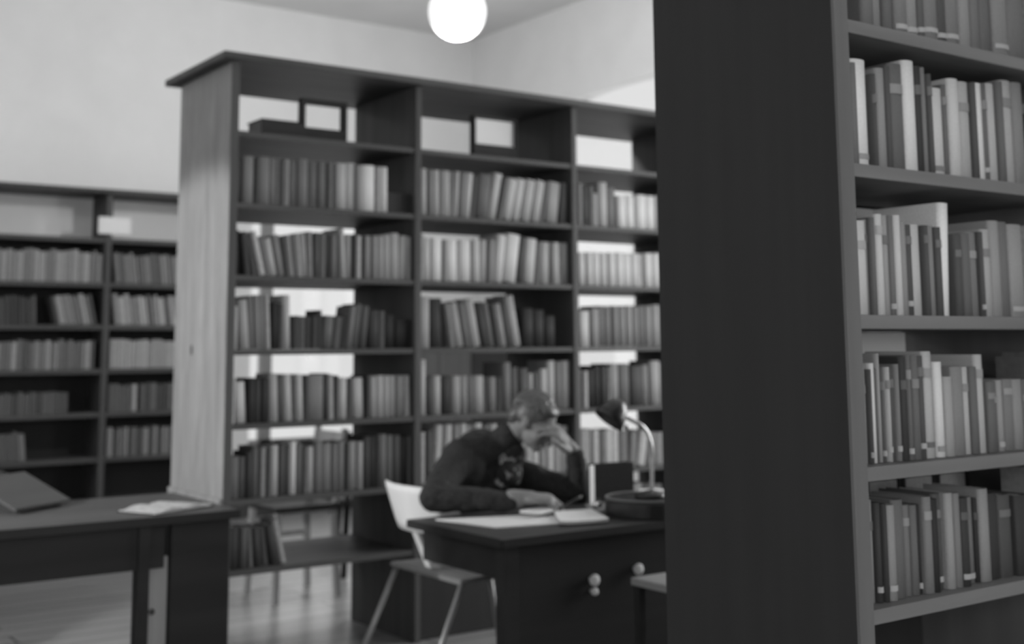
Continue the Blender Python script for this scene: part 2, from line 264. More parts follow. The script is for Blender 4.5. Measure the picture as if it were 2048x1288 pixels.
WA = (4.12, 5.50, .55, 2.50, 0)
WB = (5.90, 8.35, .52, 2.90, .55)
WC = (-1.4, 2.0, 1.0, 3.2, 0)
WD = (2.4, 6.0, 1.0, 3.2, 0)
wall_rect('wall_far', True, YW, .25, XL - .2, XW + .25, [WA])
WE = (2.0, 4.2, .9, 3.1, 0)
wall_rect('wall_right', False, XW, .12, YB, YW, [WB, WE])
wall_rect('wall_back', True, YB, -.25, XL - .2, XW + .25, [WC])
wall_rect('wall_left', False, XL, -.25, YB, YW, [WD])
struct(bx('baseboard_far', XL, XW, YW - .02, YW, 0, .14, M_shelf))
struct(bx('baseboard_right', XW - .02, XW, YB, YW - .02, 0, .14, M_shelf))
def window(name, horizontal, at, hole, mulls, transoms, inset=.12, arch_n=72, mw=.05):
    s0, s1, z0, z1, rise = hole
    w = struct(empty(name, ((s0 + s1) / 2, at, z0) if horizontal else (at, (s0 + s1) / 2, z0)))
    lx, ly, lz = w.location
    bm = bmesh.new()
    def b(a0, a1, b0, b1, d0=0, d1=.06):
        o0, o1 = inset + d0, inset + d1
        if horizontal: box(bm, a0 - lx, a1 - lx, o0, o1, b0 - lz, b1 - lz)
        else: box(bm, o0, o1, a0 - ly, a1 - ly, b0 - lz, b1 - lz)
    top = z1
    c = (s0 + s1) / 2; h = (s1 - s0) / 2
    def zt(u): return z1 + (rise * max(0, 1 - abs((u - c) / h) ** 3) ** (1 / 3) if rise else 0)
    b(s0, s0 + mw, z0, z1); b(s1 - mw, s1, z0, z1); b(s0, s1, z0, z0 + mw)
    if rise:
        for i in range(arch_n):
            u0 = s0 + (s1 - s0) * i / arch_n; u1 = s0 + (s1 - s0) * (i + 1) / arch_n
            zz = (zt(u0) + zt(u1)) / 2; b(u0, u1, zz + .004, zz + .02)
    else: b(s0, s1, z1 - mw, z1)
    for (m, wd) in mulls: b(m - wd / 2, m + wd / 2, z0, zt(m))
    for (t, wd) in transoms: b(s0, s1, t - wd / 2, t + wd / 2)
    obj('window_frame', bm, M_frame, w)
    bm = bmesh.new()
    if rise:
        for i in range(arch_n):
            u0 = s0 + (s1 - s0) * i / arch_n; u1 = s0 + (s1 - s0) * (i + 1) / arch_n
            b(u0, u1, z0, (zt(u0) + zt(u1)) / 2, .028, .034)
    else: b(s0, s1, z0, z1, .028, .034)
    obj('window_pane', bm, M_glass, w)
    bm = bmesh.new()
    if horizontal: box(bm, s0 - .05 - lx, s1 + .05 - lx, -.06, .1, -.04, .0)
    else: box(bm, -.06, .1, s0 - .05 - ly, s1 + .05 - ly, -.04, 0)
    obj('window_sill', bm, M_frame, w)
    return w
window('window_1', True, YW, WA, [(4.32, .10)], [])
window('window_2', False, XW, WB, [(6.55, .04)], [], inset=.04)

window('window_3', False, XW, WE, [(3.1, .05)], [(2.3, .05)])

# ceiling globes: one in view, others outside the frame
def globe(x, y, z, r, label, m=None, power=0):
    g = empty('globe_lamp', (x, y, ZC))
    bm = bmesh.new(); bmesh.ops.create_uvsphere(bm, u_segments=40, v_segments=24, radius=r)
    bmesh.ops.translate(bm, verts=bm.verts, vec=(0, 0, z - ZC))
    obj('globe_shade', bm, m or M_globe, g, True)
    tb('hanging_rod', [(0, 0, -.02), (0, 0, z - ZC + r)], .008, M_black, g)
    bm = bmesh.new(); lathe(bm, [(0, 0), (.06, 0), (.06, -.02), (.03, -.05), (0, -.05)], (0, 0, 0), 20); obj('ceiling_rose', bm, M_black, g)
    bm = bmesh.new(); lathe(bm, [(0, .04), (.045, .04), (.05, 0), (.05, -.03), (0, -.03)], (0, 0, z - ZC + r), 20); obj('shade_collar', bm, M_black, g)
    tag(g, label, 'ceiling lamp')
    if power:
        l = bpy.data.lights.new('globe_bulb', 'POINT'); l.energy = power; l.shadow_soft_size = .1
        o = bpy.data.objects.new('globe_bulb', l); COL.objects.link(o); o.location = (x, y, z - r - .12)
    return g
globe(3.92, 6.02, 3.36, .175, 'white opal globe lamp hanging above the long bookcase', power=P_G0)
globe(.7, 3.6, 3.4, .175, 'white opal globe lamp nearest the end of the long bookcase', power=P_G1)
globe(-.6, 7.2, 3.4, .175, 'white opal globe lamp over the far left of the room', power=P_G2)

# unseen floor lamp added left of the left desk to grade light on the pine panel
fl = empty('added_floor_lamp', (-.75, 4.95, 0)); tag(fl, 'added black floor lamp beyond the left edge, turned to the pine end panel', 'lamp')
bm = bmesh.new(); lathe(bm, [(0, 0), (.15, 0), (.15, .015), (.03, .04), (0, .04)], (0, 0, 0), 32); obj('base', bm, M_black, fl, True)
tb('pole', [(0, 0, .03), (0, 0, 1.66)], .011, M_black, fl)
bm = bmesh.new(); lathe(bm, [(.02, -.06), (.05, -.05), (.10, .10), (.095, .10), (.045, -.04), (.02, -.05)], (0, 0, 0), 32)
bmesh.ops.rotate(bm, verts=bm.verts, cent=(0, 0, 0), matrix=Matrix.Rotation(R(97), 3, 'Y')); bmesh.ops.translate(bm, verts=bm.verts, vec=(.03, 0, 1.70)); obj('lamp_shade', bm, M_black, fl, True)
l = bpy.data.lights.new('added_lamp_spot', 'SPOT'); l.energy = P_ADDED; l.spot_size = R(54); l.spot_blend = .22; l.shadow_soft_size = .04
o = bpy.data.objects.new('added_lamp_spot', l); COL.objects.link(o); o.location = (-.60, 4.95, 1.69)
o.rotation_euler = (Vector((2.07, 5.25, .93)) - o.location).to_track_quat('-Z', 'Y').to_euler()

# ------------------------------------------------------------------ bookcases
def bookcase(name, label, X0, bays, y0, y1, levels, zroof, mats, th=.03, ov=.06, endm=None, end_th=.035, board=.024, plinth=False):
    bc = empty(name, (X0, y0, 0)); tag(bc, label, 'bookcase')
    ms, mu = mats
    bw = .962
    for i in range(bays + 1):
        x = i * bw
        t = end_th if i == 0 else th
        xa = 0 if i == 0 else x - t / 2
        n = 'end_panel' if i in (0, bays) else 'upright'
        if i == 0 and endm:
            bx('end_panel', 0, t - .012, .004, y1 - y0, 0, zroof - .03, endm, bc)
            bx('front_stile', t - .012 if False else 0, t, -.006, .004, 0, zroof - .03, mu, bc)
        else:
            bx(n, xa, xa + t, 0, y1 - y0, 0, zroof - .03, mu, bc)
    for z in levels:
        for i in range(bays):
            xa = end_th if i == 0 else i * bw + th / 2
            bx('shelf_board', xa, (i + 1) * bw - th / 2, .006, y1 - y0 - .006, z - board, z, ms, bc)
    bx('top_board', -ov, bays * bw + ov, -ov, y1 - y0 + ov, zroof - .03, zroof, ms, bc)
    return bc
MIDX, MIDY = 2.07, 5.0
LV = [.418, .71, 1.028, 1.345, 1.668, 1.985, 2.305]
mid = bookcase('bookcase', 'tall double-sided bookcase with a pale pine end panel behind the reader', MIDX, 3, MIDY, 5.62, LV, 2.64, (M_shelf, M_upr), endm=M_pine)
bm = bmesh.new(); lathe(bm, [(0, 0), (.013, 0), (.013, .0015), (0, .0015)], (0, 0, 0), 20)
for v in bm.verts: v.co = Vector((-v.co.z, v.co.x + .40, v.co.y * 1.8 + 1.345))
bmesh.ops.recalc_face_normals(bm, faces=bm.faces)
kn = obj('wood_knot', bm, M_upr, mid); kn['label'] = 'dark knot in the pine panel'
bx('rail', -.014, 0, .0, .62, .66, .72, M_pine, mid)
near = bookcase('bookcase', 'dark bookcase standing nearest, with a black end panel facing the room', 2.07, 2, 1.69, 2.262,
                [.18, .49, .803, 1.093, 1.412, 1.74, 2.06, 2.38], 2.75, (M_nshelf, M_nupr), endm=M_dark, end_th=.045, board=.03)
far = bookcase('bookcase', 'low-lit bookcase against the far wall at the left', .896, 3, 9.07, 9.42,
               [.26, .574, .896, 1.21, 1.529, 1.84, 2.17], 2.53, (M_shelf, M_upr), th=.045, board=.035)
bx('shade_board', .98, 1.909, .02, .04, .005, .392, M_dark, mid); bx('shade_board', 1.94, 2.85, .02, .04, .005, .392, M_dark, mid)  # dark boards added to stand for the shadow under these bays
bx('back_board', .05, .944, .545, .56, .01, .77, M_dark, near)  # dark board added for the shade in the void under the shelf
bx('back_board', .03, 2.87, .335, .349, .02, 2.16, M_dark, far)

# ------------------------------------------------------------------ books
def book_mesh(kind):
    """unit book: x 0..1 thickness, y 0..1 depth (spine at y=0), z 0..1 height"""
    bm = bmesh.new()
    n = 8; bulge = .07
    outer = [(0, 1)] + [(.5 - .5 * math.cos(math.pi * i / n), .075 - bulge * math.sin(math.pi * i / n)) for i in range(n + 1)] + [(1, 1)]
    b = .09
    inner = [(b, 1)] + [(.5 - (.5 - b) * math.cos(math.pi * i / n), .10 - bulge * .7 * math.sin(math.pi * i / n)) for i in range(n + 1)] + [(1 - b, 1)]
    ring = outer + inner[::-1]
    lo = [bm.verts.new((x, y, 0)) for x, y in ring]; hi = [bm.verts.new((x, y, 1)) for x, y in ring]
    N = len(ring); m = len(outer)
    for i in range(N):
        j = (i + 1) % N
        bm.faces.new((lo[i], lo[j], hi[j], hi[i]))
    for i in range(m - 1):
        a, c = i, i + 1; d, e = N - 1 - i, N - 2 - i
        bm.faces.new((hi[a], hi[c], hi[e], hi[d])); bm.faces.new((lo[d], lo[e], lo[c], lo[a]))
    bmesh.ops.recalc_face_normals(bm, faces=bm.faces)
    if kind in ('whole', 'cover_bands'):
        if kind == 'whole':
            vs = box(bm, b, 1 - b, .08, .975, .018, .982, mi=1)
    me = bpy.data.meshes.new('book_shape'); bm.to_mesh(me); bm.free()
    for f in me.polygons:
        if f.material_index == 0 and abs(f.normal.z) < .5 and f.center.y < .085: f.use_smooth = True
    return me
ME_book = book_mesh('whole'); ME_book.materials.append(None); ME_book.materials.append(M_page)
ME_cover = book_mesh('cover'); ME_cover.materials.append(None)
def page_mesh():
    bm = bmesh.new(); box(bm, .09, .91, .08, .975, .018, .982); me = bpy.data.meshes.new('page_shape'); bm.to_mesh(me); bm.free(); me.materials.append(M_page); return me
ME_pages = page_mesh()
def band_mesh():
    bm = bmesh.new(); n = 8; bulge = .07
    lo = []; hi = []
    for i in range(1, n):
        x = .5 - .5 * math.cos(math.pi * i / n); y = .069 - bulge * math.sin(math.pi * i / n)
        lo.append(bm.verts.new((x, y, 0))); hi.append(bm.verts.new((x, y, 1)))
    lb = [bm.verts.new((v.co.x, v.co.y + .004, 0)) for v in lo]; hb = [bm.verts.new((v.co.x, v.co.y + .004, 1)) for v in lo]
    for i in range(len(lo) - 1):
        bm.faces.new((lo[i], lo[i + 1], hi[i + 1], hi[i])); bm.faces.new((hb[i], hb[i + 1], lb[i + 1], lb[i]))
        bm.faces.new((hi[i], hi[i + 1], hb[i + 1], hb[i])); bm.faces.new((lb[i], lb[i + 1], lo[i + 1], lo[i]))
    bm.faces.new((lo[0], hi[0], hb[0], lb[0])); bm.faces.new((lo[-1], lb[-1], hb[-1], hi[-1]))
    me = bpy.data.meshes.new('band_shape'); bm.to_mesh(me); bm.free(); me.materials.append(None); return me
ME_band = band_mesh()
def setmat(o, i, m):
    o.material_slots[i].link = 'OBJECT'; o.material_slots[i].material = m

def settle(row, z0, lo, hi, maxh):
    """turn the row's measurements into books that stand on the board without passing through each other"""
    out = []; pr = lo + .001; pt = 0.; ph = 0.
    for (x, t, h, tone, a) in row:
        h = min(h, maxh); a = max(-.24, min(.24, a)); ta = math.tan(a)
        t = max(t, .009)
        x = max(x, pr + .0008)
        wdt = t / math.cos(a)
        if a != 0 or pt != 0:
            hm = min(h, ph) if ph else 0
            need = pr + pt * hm - ta * hm + .0008
            x = max(x, need)
        if a < 0 and x + ta * h < lo + .001: x = lo + .001 - ta * h
        if x + wdt > hi or (a > 0 and x + wdt + ta * h > hi + .0): 
            if x + .8 * wdt + max(0, ta * h) < hi: wdt = hi - x - max(0, ta * h) - .001; t = wdt * math.cos(a)
            else: 
                if hi - x > .016 : t = min(t, hi - x - .002); wdt = t; a = 0; ta = 0
                else: continue
        out.append((x, t, h, tone, a)); pr = x + wdt; pt = ta; ph = h
    return out
def word(v, ws, cuts):
    for w_, c in zip(ws, cuts):
        if v < c: return w_
    return ws[-1]
ORD = ['first', 'second', 'third', 'fourth', 'fifth', 'sixth', 'seventh', 'eighth', 'ninth', 'tenth', 'eleventh', 'twelfth', 'thirteenth', 'fourteenth',
       'fifteenth', 'sixteenth', 'seventeenth', 'eighteenth', 'nineteenth', 'twentieth', 'twenty-first', 'twenty-second', 'twenty-third', 'twenty-fourth',
       'twenty-fifth', 'twenty-sixth', 'twenty-seventh', 'twenty-eighth', 'twenty-ninth', 'thirtieth', 'thirty-first', 'thirty-second', 'thirty-third', 'thirty-fourth', 'thirty-fifth']
ROWINFO = {}
for b_, bn, x0, x1 in (('a', 'left bay', 2.107, 3.015), ('b', 'middle bay', 3.049, 3.977), ('c', 'right bay', 4.011, 4.938)):
    for i, sn in enumerate(['top row', 'second row', 'third row', 'fourth row', 'fifth row', 'bottom row']):
        ROWINFO['%s%d' % (b_, i + 1)] = (x0, x1, LV[5 - i], 5.03, '%s, long bookcase\'s %s' % (sn, bn), 'books in the long bookcase')
for i, (sn, z) in enumerate([('topmost row', 2.06), ('second row', 1.74), ('third row', 1.412), ('fourth row', 1.093), ('lowest row', .803)]):
    ROWINFO['r%d' % i] = (2.117, 3.015, z, 1.725, '%s, near right bookcase' % sn, 'books in the near right bookcase')
ALL = []
for key, row in ROWS.items():
    x0, x1, z, yp, where, grp = ROWINFO[key]
    st = settle(row, z, x0, x1, .27 if key[0] != 'r' else .268)
    for i, bk in enumerate(st):
        dist = .575 * bk[0] + .808 * yp
        sz = bk[1] * bk[2] / dist ** 2
        if key in ('b5', 'c5', 'c6'): sz *= .4
        ALL.append([sz, key, i, bk])
ALL.sort(key=lambda e: -e[0])
SINGLE = set((e[1], e[2]) for e in ALL[:300])
STUFF = []       # (matrix, tone)
def place_book(key, i, bk):
    x, t, h, tone, a = bk
    x0, x1, z, yp, where, grp = ROWINFO[key]
    rnd = random.Random(key + str(i))
    depth = min(.20, max(.12, h * .72)) * rnd.uniform(.95, 1.05)
    y = yp + rnd.uniform(-.004, .012)
    if a > 0: zz = z + t * math.sin(a); xx = x + t * math.sin(a) * math.tan(a)
    else: zz = z + .0006; xx = x
    zz += .0006
    rot = Euler((0, a, 0))
    if (key, i) not in SINGLE:
        mtx = Matrix.Translation((xx, y, zz)) @ rot.to_matrix().to_4x4() @ Matrix.Diagonal((t, depth, h, 1))
        STUFF.append((mtx, tone)); return
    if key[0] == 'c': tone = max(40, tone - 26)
    if key == 'r4': tone = max(40, tone - 14)  # lowest row darkened in colour for light falling off low down
    tw = word(tone, ['black', 'dark', 'mid-grey', 'light grey', 'pale'], [54, 80, 104, 126, 999])
    sw = word(t, ['slim', 'medium-thick', 'thick'], [.022, .04, 9])
    lw = ' leaning left' if a < -.03 else (' leaning right' if a > .03 else '')
    label = '%s %s book%s, %s from left, %s' % (sw, tw, lw, ORD[i], where)
    if key[0] == 'r':
        b = empty('book', (xx, y, zz)); b.rotation_euler = rot
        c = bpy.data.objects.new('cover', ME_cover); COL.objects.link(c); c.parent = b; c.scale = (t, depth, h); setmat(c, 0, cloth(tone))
        p = bpy.data.objects.new('page_block', ME_pages); COL.objects.link(p); p.parent = b; p.scale = (t, depth, h)
        if rnd.random() < .30:
            s = bpy.data.objects.new('spine_label', ME_band); COL.objects.link(s); s.parent = b
            s.scale = (t, depth, .012); s.location = (0, -.0012, h * rnd.choice([.06, .08, .1])); setmat(s, 0, M_soil if tone < 120 else cloth(tone - 50))
        if rnd.random() < .4:
            s = bpy.data.objects.new('title_band', ME_band); COL.objects.link(s); s.parent = b
            s.scale = (t, depth, h * .09); s.location = (0, -.0012, h * rnd.uniform(.68, .8)); setmat(s, 0, cloth(tone + 20 if tone < 90 else tone - 20))
    else:
        b = bpy.data.objects.new('book', ME_book); COL.objects.link(b); b.scale = (t, depth, h)
        b.location = (xx, y, zz); b.rotation_euler = rot; setmat(b, 0, cloth(tone))
    tag(b, label, 'book', grp)
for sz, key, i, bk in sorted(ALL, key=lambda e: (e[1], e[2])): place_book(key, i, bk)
# the far bookcase (books seen small and blurred)
rnd = random.Random(3)
def farrow(z, x0, x1, tones, hh, lean=0, tr=(.022, .045)):
    x = x0
    while x < x1 - tr[1]:
        t = rnd.uniform(*tr); h = hh * rnd.uniform(.93, 1.05)
        if lean < 0 and x + math.tan(lean) * h < x0: x = x0 - math.tan(lean) * h
        mtx = Matrix.Translation((x, 9.085, z + .001)) @ Euler((0, lean, 0)).to_matrix().to_4x4() @ Matrix.Diagonal((t, .2, h, 1))
        STUFF.append((mtx, rnd.choice(tones))); x += t / math.cos(lean) + .001
farrow(1.84, 1.90, 2.79, [98, 105, 112, 90], .225); farrow(1.84, 2.86, 3.74, [85, 78, 92, 70, 95], .215, -.12)
farrow(1.529, 1.90, 2.35, [55, 62, 66], .2, -.05); farrow(1.529, 2.42, 2.79, [60, 105, 95, 82], .215, -.22); farrow(1.529, 2.86, 3.74, [95, 110, 75, 105, 118], .22, -.14)
farrow(1.21, 1.90, 2.79, [85, 95, 68, 110, 80], .205); farrow(1.21, 2.86, 3.74, [112, 118, 108, 115], .205)
farrow(.896, 1.98, 2.60, [66, 70, 62], .15); farrow(.896, 2.86, 3.10, [60, 115, 70], .2); farrow(.896, 3.1, 3.7, [60, 70, 80], .2)
farrow(.574, 1.92, 2.3, [60, 82, 70], .2, -.1); farrow(.574, 2.86, 3.7, [60, 98, 80, 92, 88], .2)
def fill(z, x0, x1, y, hh, tones, tr=(.018, .045)):
    x = x0
    while x < x1 - tr[1]:
        t = rnd.uniform(*tr); h_ = hh * rnd.uniform(.88, 1.08)
        STUFF.append((Matrix.Translation((x, y + rnd.uniform(0, .01), z + .001)) @ Matrix.Diagonal((t, .155, h_, 1)), rnd.choice(tones))); x += t + .001
TN = [60, 75, 90, 105, 120, 70]
for k_, z_ in (('r0', 2.06), ('r1', 1.74), ('r2', 1.412), ('r3', 1.093), ('r4', .803)):
    fill(z_, 2.90, 3.01, 1.727, .22, TN); fill(z_, 3.05, 3.95, 1.727, .22, TN)
for z_ in LV[1:6]: fill(z_, 4.68, 4.93, 5.032, .21, TN)
for z_ in (.574, .896, 1.21, 1.529, 1.84): farrow(z_, .96, 1.80, TN, .21)
bm = bmesh.new(); tones = sorted({int(round(t / 6.0) * 6) for _, t in STUFF}); smats = [M_page] + [cloth(t) for t in tones]
src = bmesh.new(); src.from_mesh(ME_book); src.verts.ensure_lookup_table()
for mtx, tone in STUFF:
    vm = [bm.verts.new(mtx @ v.co) for v in src.verts]
    mi = 1 + tones.index(int(round(tone / 6.0) * 6))
    for f in src.faces:
        nf = bm.faces.new([vm[v.index] for v in f.verts]); nf.material_index = 0 if f.material_index == 1 else mi
src.free()
o = obj('books', bm, smats); tag(o, 'remaining small distant books filling the far shelves and the gaps of the long bookcase', 'books', None, 'stuff')

# rear-side books of the near bookcase, glimpsed above the front row
def ledger(x0, x1, y0, y1, z0, z1, tone, label, pages='y'):
    b = empty('book', (x0, y0, z0))
    W_, D_, H_ = x1 - x0, y1 - y0, z1 - z0
    bm = bmesh.new()
    box(bm, 0, W_, 0, D_, 0, .004); box(bm, 0, W_, 0, D_, H_ - .004, H_); box(bm, 0, W_, D_ - .005, D_, .0, H_)
    obj('cover', bm, cloth(tone), b); bx('page_block', .004, W_ - .004, .006, D_ - .006, .004, H_ - .004, M_page, b)
    tag(b, label, 'book'); return b
for lv, hh, tn in ((1.093, .200, 45), (1.412, .240, 45), (.803, .200, 42), (1.74, .25, 42)):
    for k in range(6):
        xa = 2.13 + k * .147
        b = bpy.data.objects.new('book', ME_book); COL.objects.link(b); b.scale = (.142, .19, hh)
        b.rotation_euler = (0, 0, math.pi); b.location = (xa + .142, 2.245, lv + .001); setmat(b, 0, cloth(tn))
        tag(b, 'black folio on the rear side, %s from left, %s, near right bookcase' % (ORD[k], {1.74: 'second row', 1.412: 'third row', 1.093: 'fourth row', .803: 'lowest row'}[lv]), 'book', 'rear-side folios of the near right bookcase')

o = bx('storage_box', 2.505, 2.765, 2.06, 2.24, 1.2955, 1.379, M_card); tag(o, 'pale box lying on the rear books, fourth row, near right bookcase', 'box')
o = bx('storage_box', 2.53, 2.75, 2.06, 2.24, 1.6545, 1.704, M_card); tag(o, 'thin pale box lying on the rear books, third row, near right bookcase', 'box')
o = bx('paper_stack', 2.51, 2.75, 2.06, 2.24, 1.0055, 1.030, M_card); tag(o, 'white papers lying on the rear books, lowest row, near right bookcase', 'paper')

cb = empty('cupboard', (5.62, 8.42, 0)); tag(cb, 'dark low cupboard in the far corner of the room, glimpsed through the long bookcase', 'cupboard')
bx('carcass', .02, .68, .02, .98, .08, 1.46, M_desk, cb); bx('top_board', 0, .69, 0, 1.0, 1.461, 1.49, M_shelf, cb); bx('plinth', .04, .66, .04, .96, 0, .079, M_desk, cb)
for y_ in (.03, .505):
    d_ = bx('door', 0, .019, y_, y_ + .465, .10, 1.44, M_upr, cb)
    bx('handle', -.012, -.0005, y_ + (.42 if y_ < .1 else .03), y_ + (.435 if y_ < .1 else .045), .74, .84, M_chrome, d_)

# ------------------------------------------------------------------ things on the open top shelf of the long bookcase and of the far one
ZT = 2.305
def flatbook(x0, x1, y0, y1, z0, z1, tone, label, rz=0):
    b = empty('book', ((x0 + x1) / 2, (y0 + y1) / 2, z0), rz)
    W_, D_, H_ = (x1 - x0) / 2, (y1 - y0) / 2, z1 - z0
    bm = bmesh.new(); box(bm, -W_, W_, -D_, D_, 0, .004); box(bm, -W_, W_, -D_, D_, H_ - .004, H_); box(bm, -W_, W_, -D_, -D_ + .005, 0, H_)
    obj('cover', bm, cloth(tone), b); bx('page_block', -W_ + .005, W_ - .005, -D_ + .006, D_ - .006, .004, H_ - .004, M_page, b)
    return tag(b, label, 'book')
flatbook(2.26, 2.475, 5.1, 5.27, ZT + .001, ZT + .085, 42, 'black book lying flat on the open top shelf, left bay')
def sign(x0, x1, y, z0, z1, cz0, fr, label, card=True):
    s = empty('card_holder', ((x0 + x1) / 2, y, z0)); h = (x1 - x0) / 2; H_ = z1 - z0
    bm = bmesh.new(); box(bm, -h, -h + fr, -.02, .02, 0, H_); box(bm, h - fr, h, -.02, .02, 0, H_); box(bm, -h + fr, h - fr, -.02, .02, H_ - fr * 1.2, H_); box(bm, -h + fr, h - fr, -.02, .02, 0, cz0)
    box(bm, -h, h, -.05, .05, 0, .008)
    obj('frame', bm, M_dark, s)
    if card: bx('card', -h + fr + .0006, h - fr - .0006, -.006, 0, cz0 + .0006, H_ - fr * 1.2 - .0006, M_card, s, 0)
    return tag(s, label, 'card holder')
sign(2.482, 2.722, 5.17, ZT + .0005, ZT + .215, .075, .02, 'empty black frame standing on the open top shelf, left bay', False)
sign(3.455, 3.73, 5.17, ZT + .0005, ZT + .235, .085, .012, 'white card in a dark holder on the top shelf, middle bay')
c = bx('card', 2.735, 2.975, 9.050, 9.067, 2.20, 2.325, M_card); tag(c, 'white card fixed across the upright of the far left bookcase', 'card')
c = bx('storage_box', 2.875, 3.008, 5.04, 5.24, 1.9862, 2.085, M_dark); tag(c, 'low black box at the right end of the top book row, left bay', 'box')

# ------------------------------------------------------------------ reading table
TZ = .72
tx0, tx1, ty0, ty1 = 2.375, 3.95, 3.385, 3.99
tab = empty('reading_table', ((tx0 + tx1) / 2, (ty0 + ty1) / 2, 0)); cx, cy = tab.location[:2]
def L(x): return x - cx
def T(y): return y - cy
bx('tabletop', L(tx0), L(tx1), T(ty0), T(ty1), TZ - .028, TZ, M_desktop, tab, .004)
bm = bmesh.new(); box(bm, L(tx0 + .05), L(tx1 - .05), T(ty0 + .03), T(ty0 + .05), .16, TZ - .029); obj('front_panel', bm, M_desk, tab)
bx('edge_strip', L(tx0), L(tx1), T(ty0) - .006, T(ty0) - .0005, TZ - .029, TZ - .001, M_desk, tab); bx('edge_strip', L(tx0) - .006, L(tx0) - .0005, T(ty0), T(ty1), TZ - .029, TZ - .001, M_desk, tab)
bx('side_apron', L(tx0 + .03), L(tx0 + .05), T(ty0 + .06), T(ty1 - .06), TZ - .14, TZ - .029, M_desk, tab)
bx('side_apron', L(tx1 - .05), L(tx1 - .03), T(ty0 + .06), T(ty1 - .06), TZ - .14, TZ - .029, M_desk, tab)
for x, y in ((tx0 + .02, ty0 + .01), (tx1 - .075, ty0 + .01), (tx0 + .52, ty1 - .065), (tx1 - .075, ty1 - .065)):
        bx('leg', L(x), L(x + .055), T(y), T(y + .055), 0, TZ - .029, M_desk, tab)
for (x, z, r) in ((2.773, .544, .020), (2.772, .506, .013), (2.976, .559, .020)):  # pale knobs put in for light gleaming through under the table
    bm = bmesh.new(); lathe(bm, [(0, 0), (r * .5, 0), (r * .5, .012), (r, .018), (r, .026), (r * .6, .034), (0, .036)], (0, 0, 0), 18)
    bmesh.ops.rotate(bm, verts=bm.verts, cent=(0, 0, 0), matrix=Matrix.Rotation(R(90), 3, 'X'))
    bmesh.ops.translate(bm, verts=bm.verts, vec=(L(x), T(ty0 + .03), z))
    obj('gleam_knob', bm, M_card, tab, True)
tag(tab, 'dark reading table at which the person leans over papers', 'table')

def sheet(name, pts, z, m, label, cat, thick=.0012, curl=0.):
    bm = bmesh.new(); cxx = sum(p[0] for p in pts) / len(pts); cyy = sum(p[1] for p in pts) / len(pts)
    p0, p1, p2, p3 = [Vector((p[0] - cxx, p[1] - cyy, 0)) for p in pts]; n = 8
    top = [[None] * (n + 1) for _ in range(n + 1)]; bot = [[None] * (n + 1) for _ in range(n + 1)]
    for i in range(n + 1):
        for j in range(n + 1):
            u, v = i / n, j / n
            p = (p0 * (1 - u) + p1 * u) * (1 - v) + (p3 * (1 - u) + p2 * u) * v
            zz = curl * (abs(u - .5) * 2) ** 3
            top[i][j] = bm.verts.new((p.x, p.y, zz + thick)); bot[i][j] = bm.verts.new((p.x, p.y, zz))
    for i in range(n):
        for j in range(n):
            bm.faces.new((top[i][j], top[i + 1][j], top[i + 1][j + 1], top[i][j + 1])); bm.faces.new((bot[i][j], bot[i][j + 1], bot[i + 1][j + 1], bot[i + 1][j]))
    for i in range(n):
        bm.faces.new((bot[i][0], bot[i + 1][0], top[i + 1][0], top[i][0])); bm.faces.new((top[i][n], top[i + 1][n], bot[i + 1][n], bot[i][n]))
        bm.faces.new((bot[0][i + 1], bot[0][i], top[0][i], top[0][i + 1])); bm.faces.new((bot[n][i], bot[n][i + 1], top[n][i + 1], top[n][i]))
    o = obj(name, bm, m, None, False); o.location = (cxx, cyy, z); tag(o, label, cat); return o
sheet('paper_sheet', [(2.50, 3.60), (2.80, 3.52), (2.86, 3.76), (2.44, 3.90)], TZ + .0005, M_paper, 'large white paper on the near left part of the reading table', 'paper', .004)
sheet('open_magazine', [(2.70, 3.49), (2.88, 3.44), (3.00, 3.69), (2.86, 3.74)], TZ + .006, M_paper, 'white open booklet on the reading table beside the writing hand', 'booklet', .010, .004)
bx_ = None
blk = empty('writing_pad', (2.80, 3.74, TZ + .006)); blk.rotation_euler = (0, 0, R(20))
bx('pages', -.07, .07, -.045, .045, .012, .022, M_paper, blk); tag(blk, 'small white pad under the writing hand', 'pad')
p = empty('pen', (2.90, 3.70, TZ + .042)); p.rotation_euler = (0, R(62), R(-30))
tb('barrel', [(0, 0, -.05), (0, 0, .05)], .005, M_black, p); tb('nib', [(0, 0, .05), (0, 0, .062)], [.004, .001], M_chrome, p)
tag(p, 'black pen lying by the writing hand', 'pen')

# round dark stand with the desk lamp on it
st = empty('round_stand', (3.145, 3.53, TZ + .0005))
bm = bmesh.new(); lathe(bm, [(0, 0), (.158, 0), (.16, .006), (.16, .054), (.152, .062), (0, .062)], (0, 0, 0), 48); obj('drum', bm, M_black, st, False)
bm = bmesh.new(); lathe(bm, [(.150, .0625), (.156, .062), (.158, .067), (.153, .069), (.149, .067)], (0, 0, 0), 48); obj('rim', bm, M_seat, st, True)
tag(st, 'round black drum-shaped stand at the right end of the reading table', 'stand')
ZS = TZ + .0635
lamp = empty('desk_lamp', (3.155, 3.52, ZS + .0005)); lx, ly, lz = lamp.location
bm = bmesh.new(); lathe(bm, [(0, 0), (.062, 0), (.062, .01), (.045, .02), (.012, .028), (0, .028)], (0, 0, 0), 32); obj('base', bm, M_black, lamp, True)
pts = [(3.16, 3.52, ZS + .02), (3.163, 3.52, .88), (3.166, 3.52, .94), (3.158, 3.52, .99), (3.135, 3.52, 1.035), (3.10, 3.53, 1.062), (3.065, 3.54, 1.08), (3.045, 3.545, 1.094), (3.025, 3.55, 1.112)]
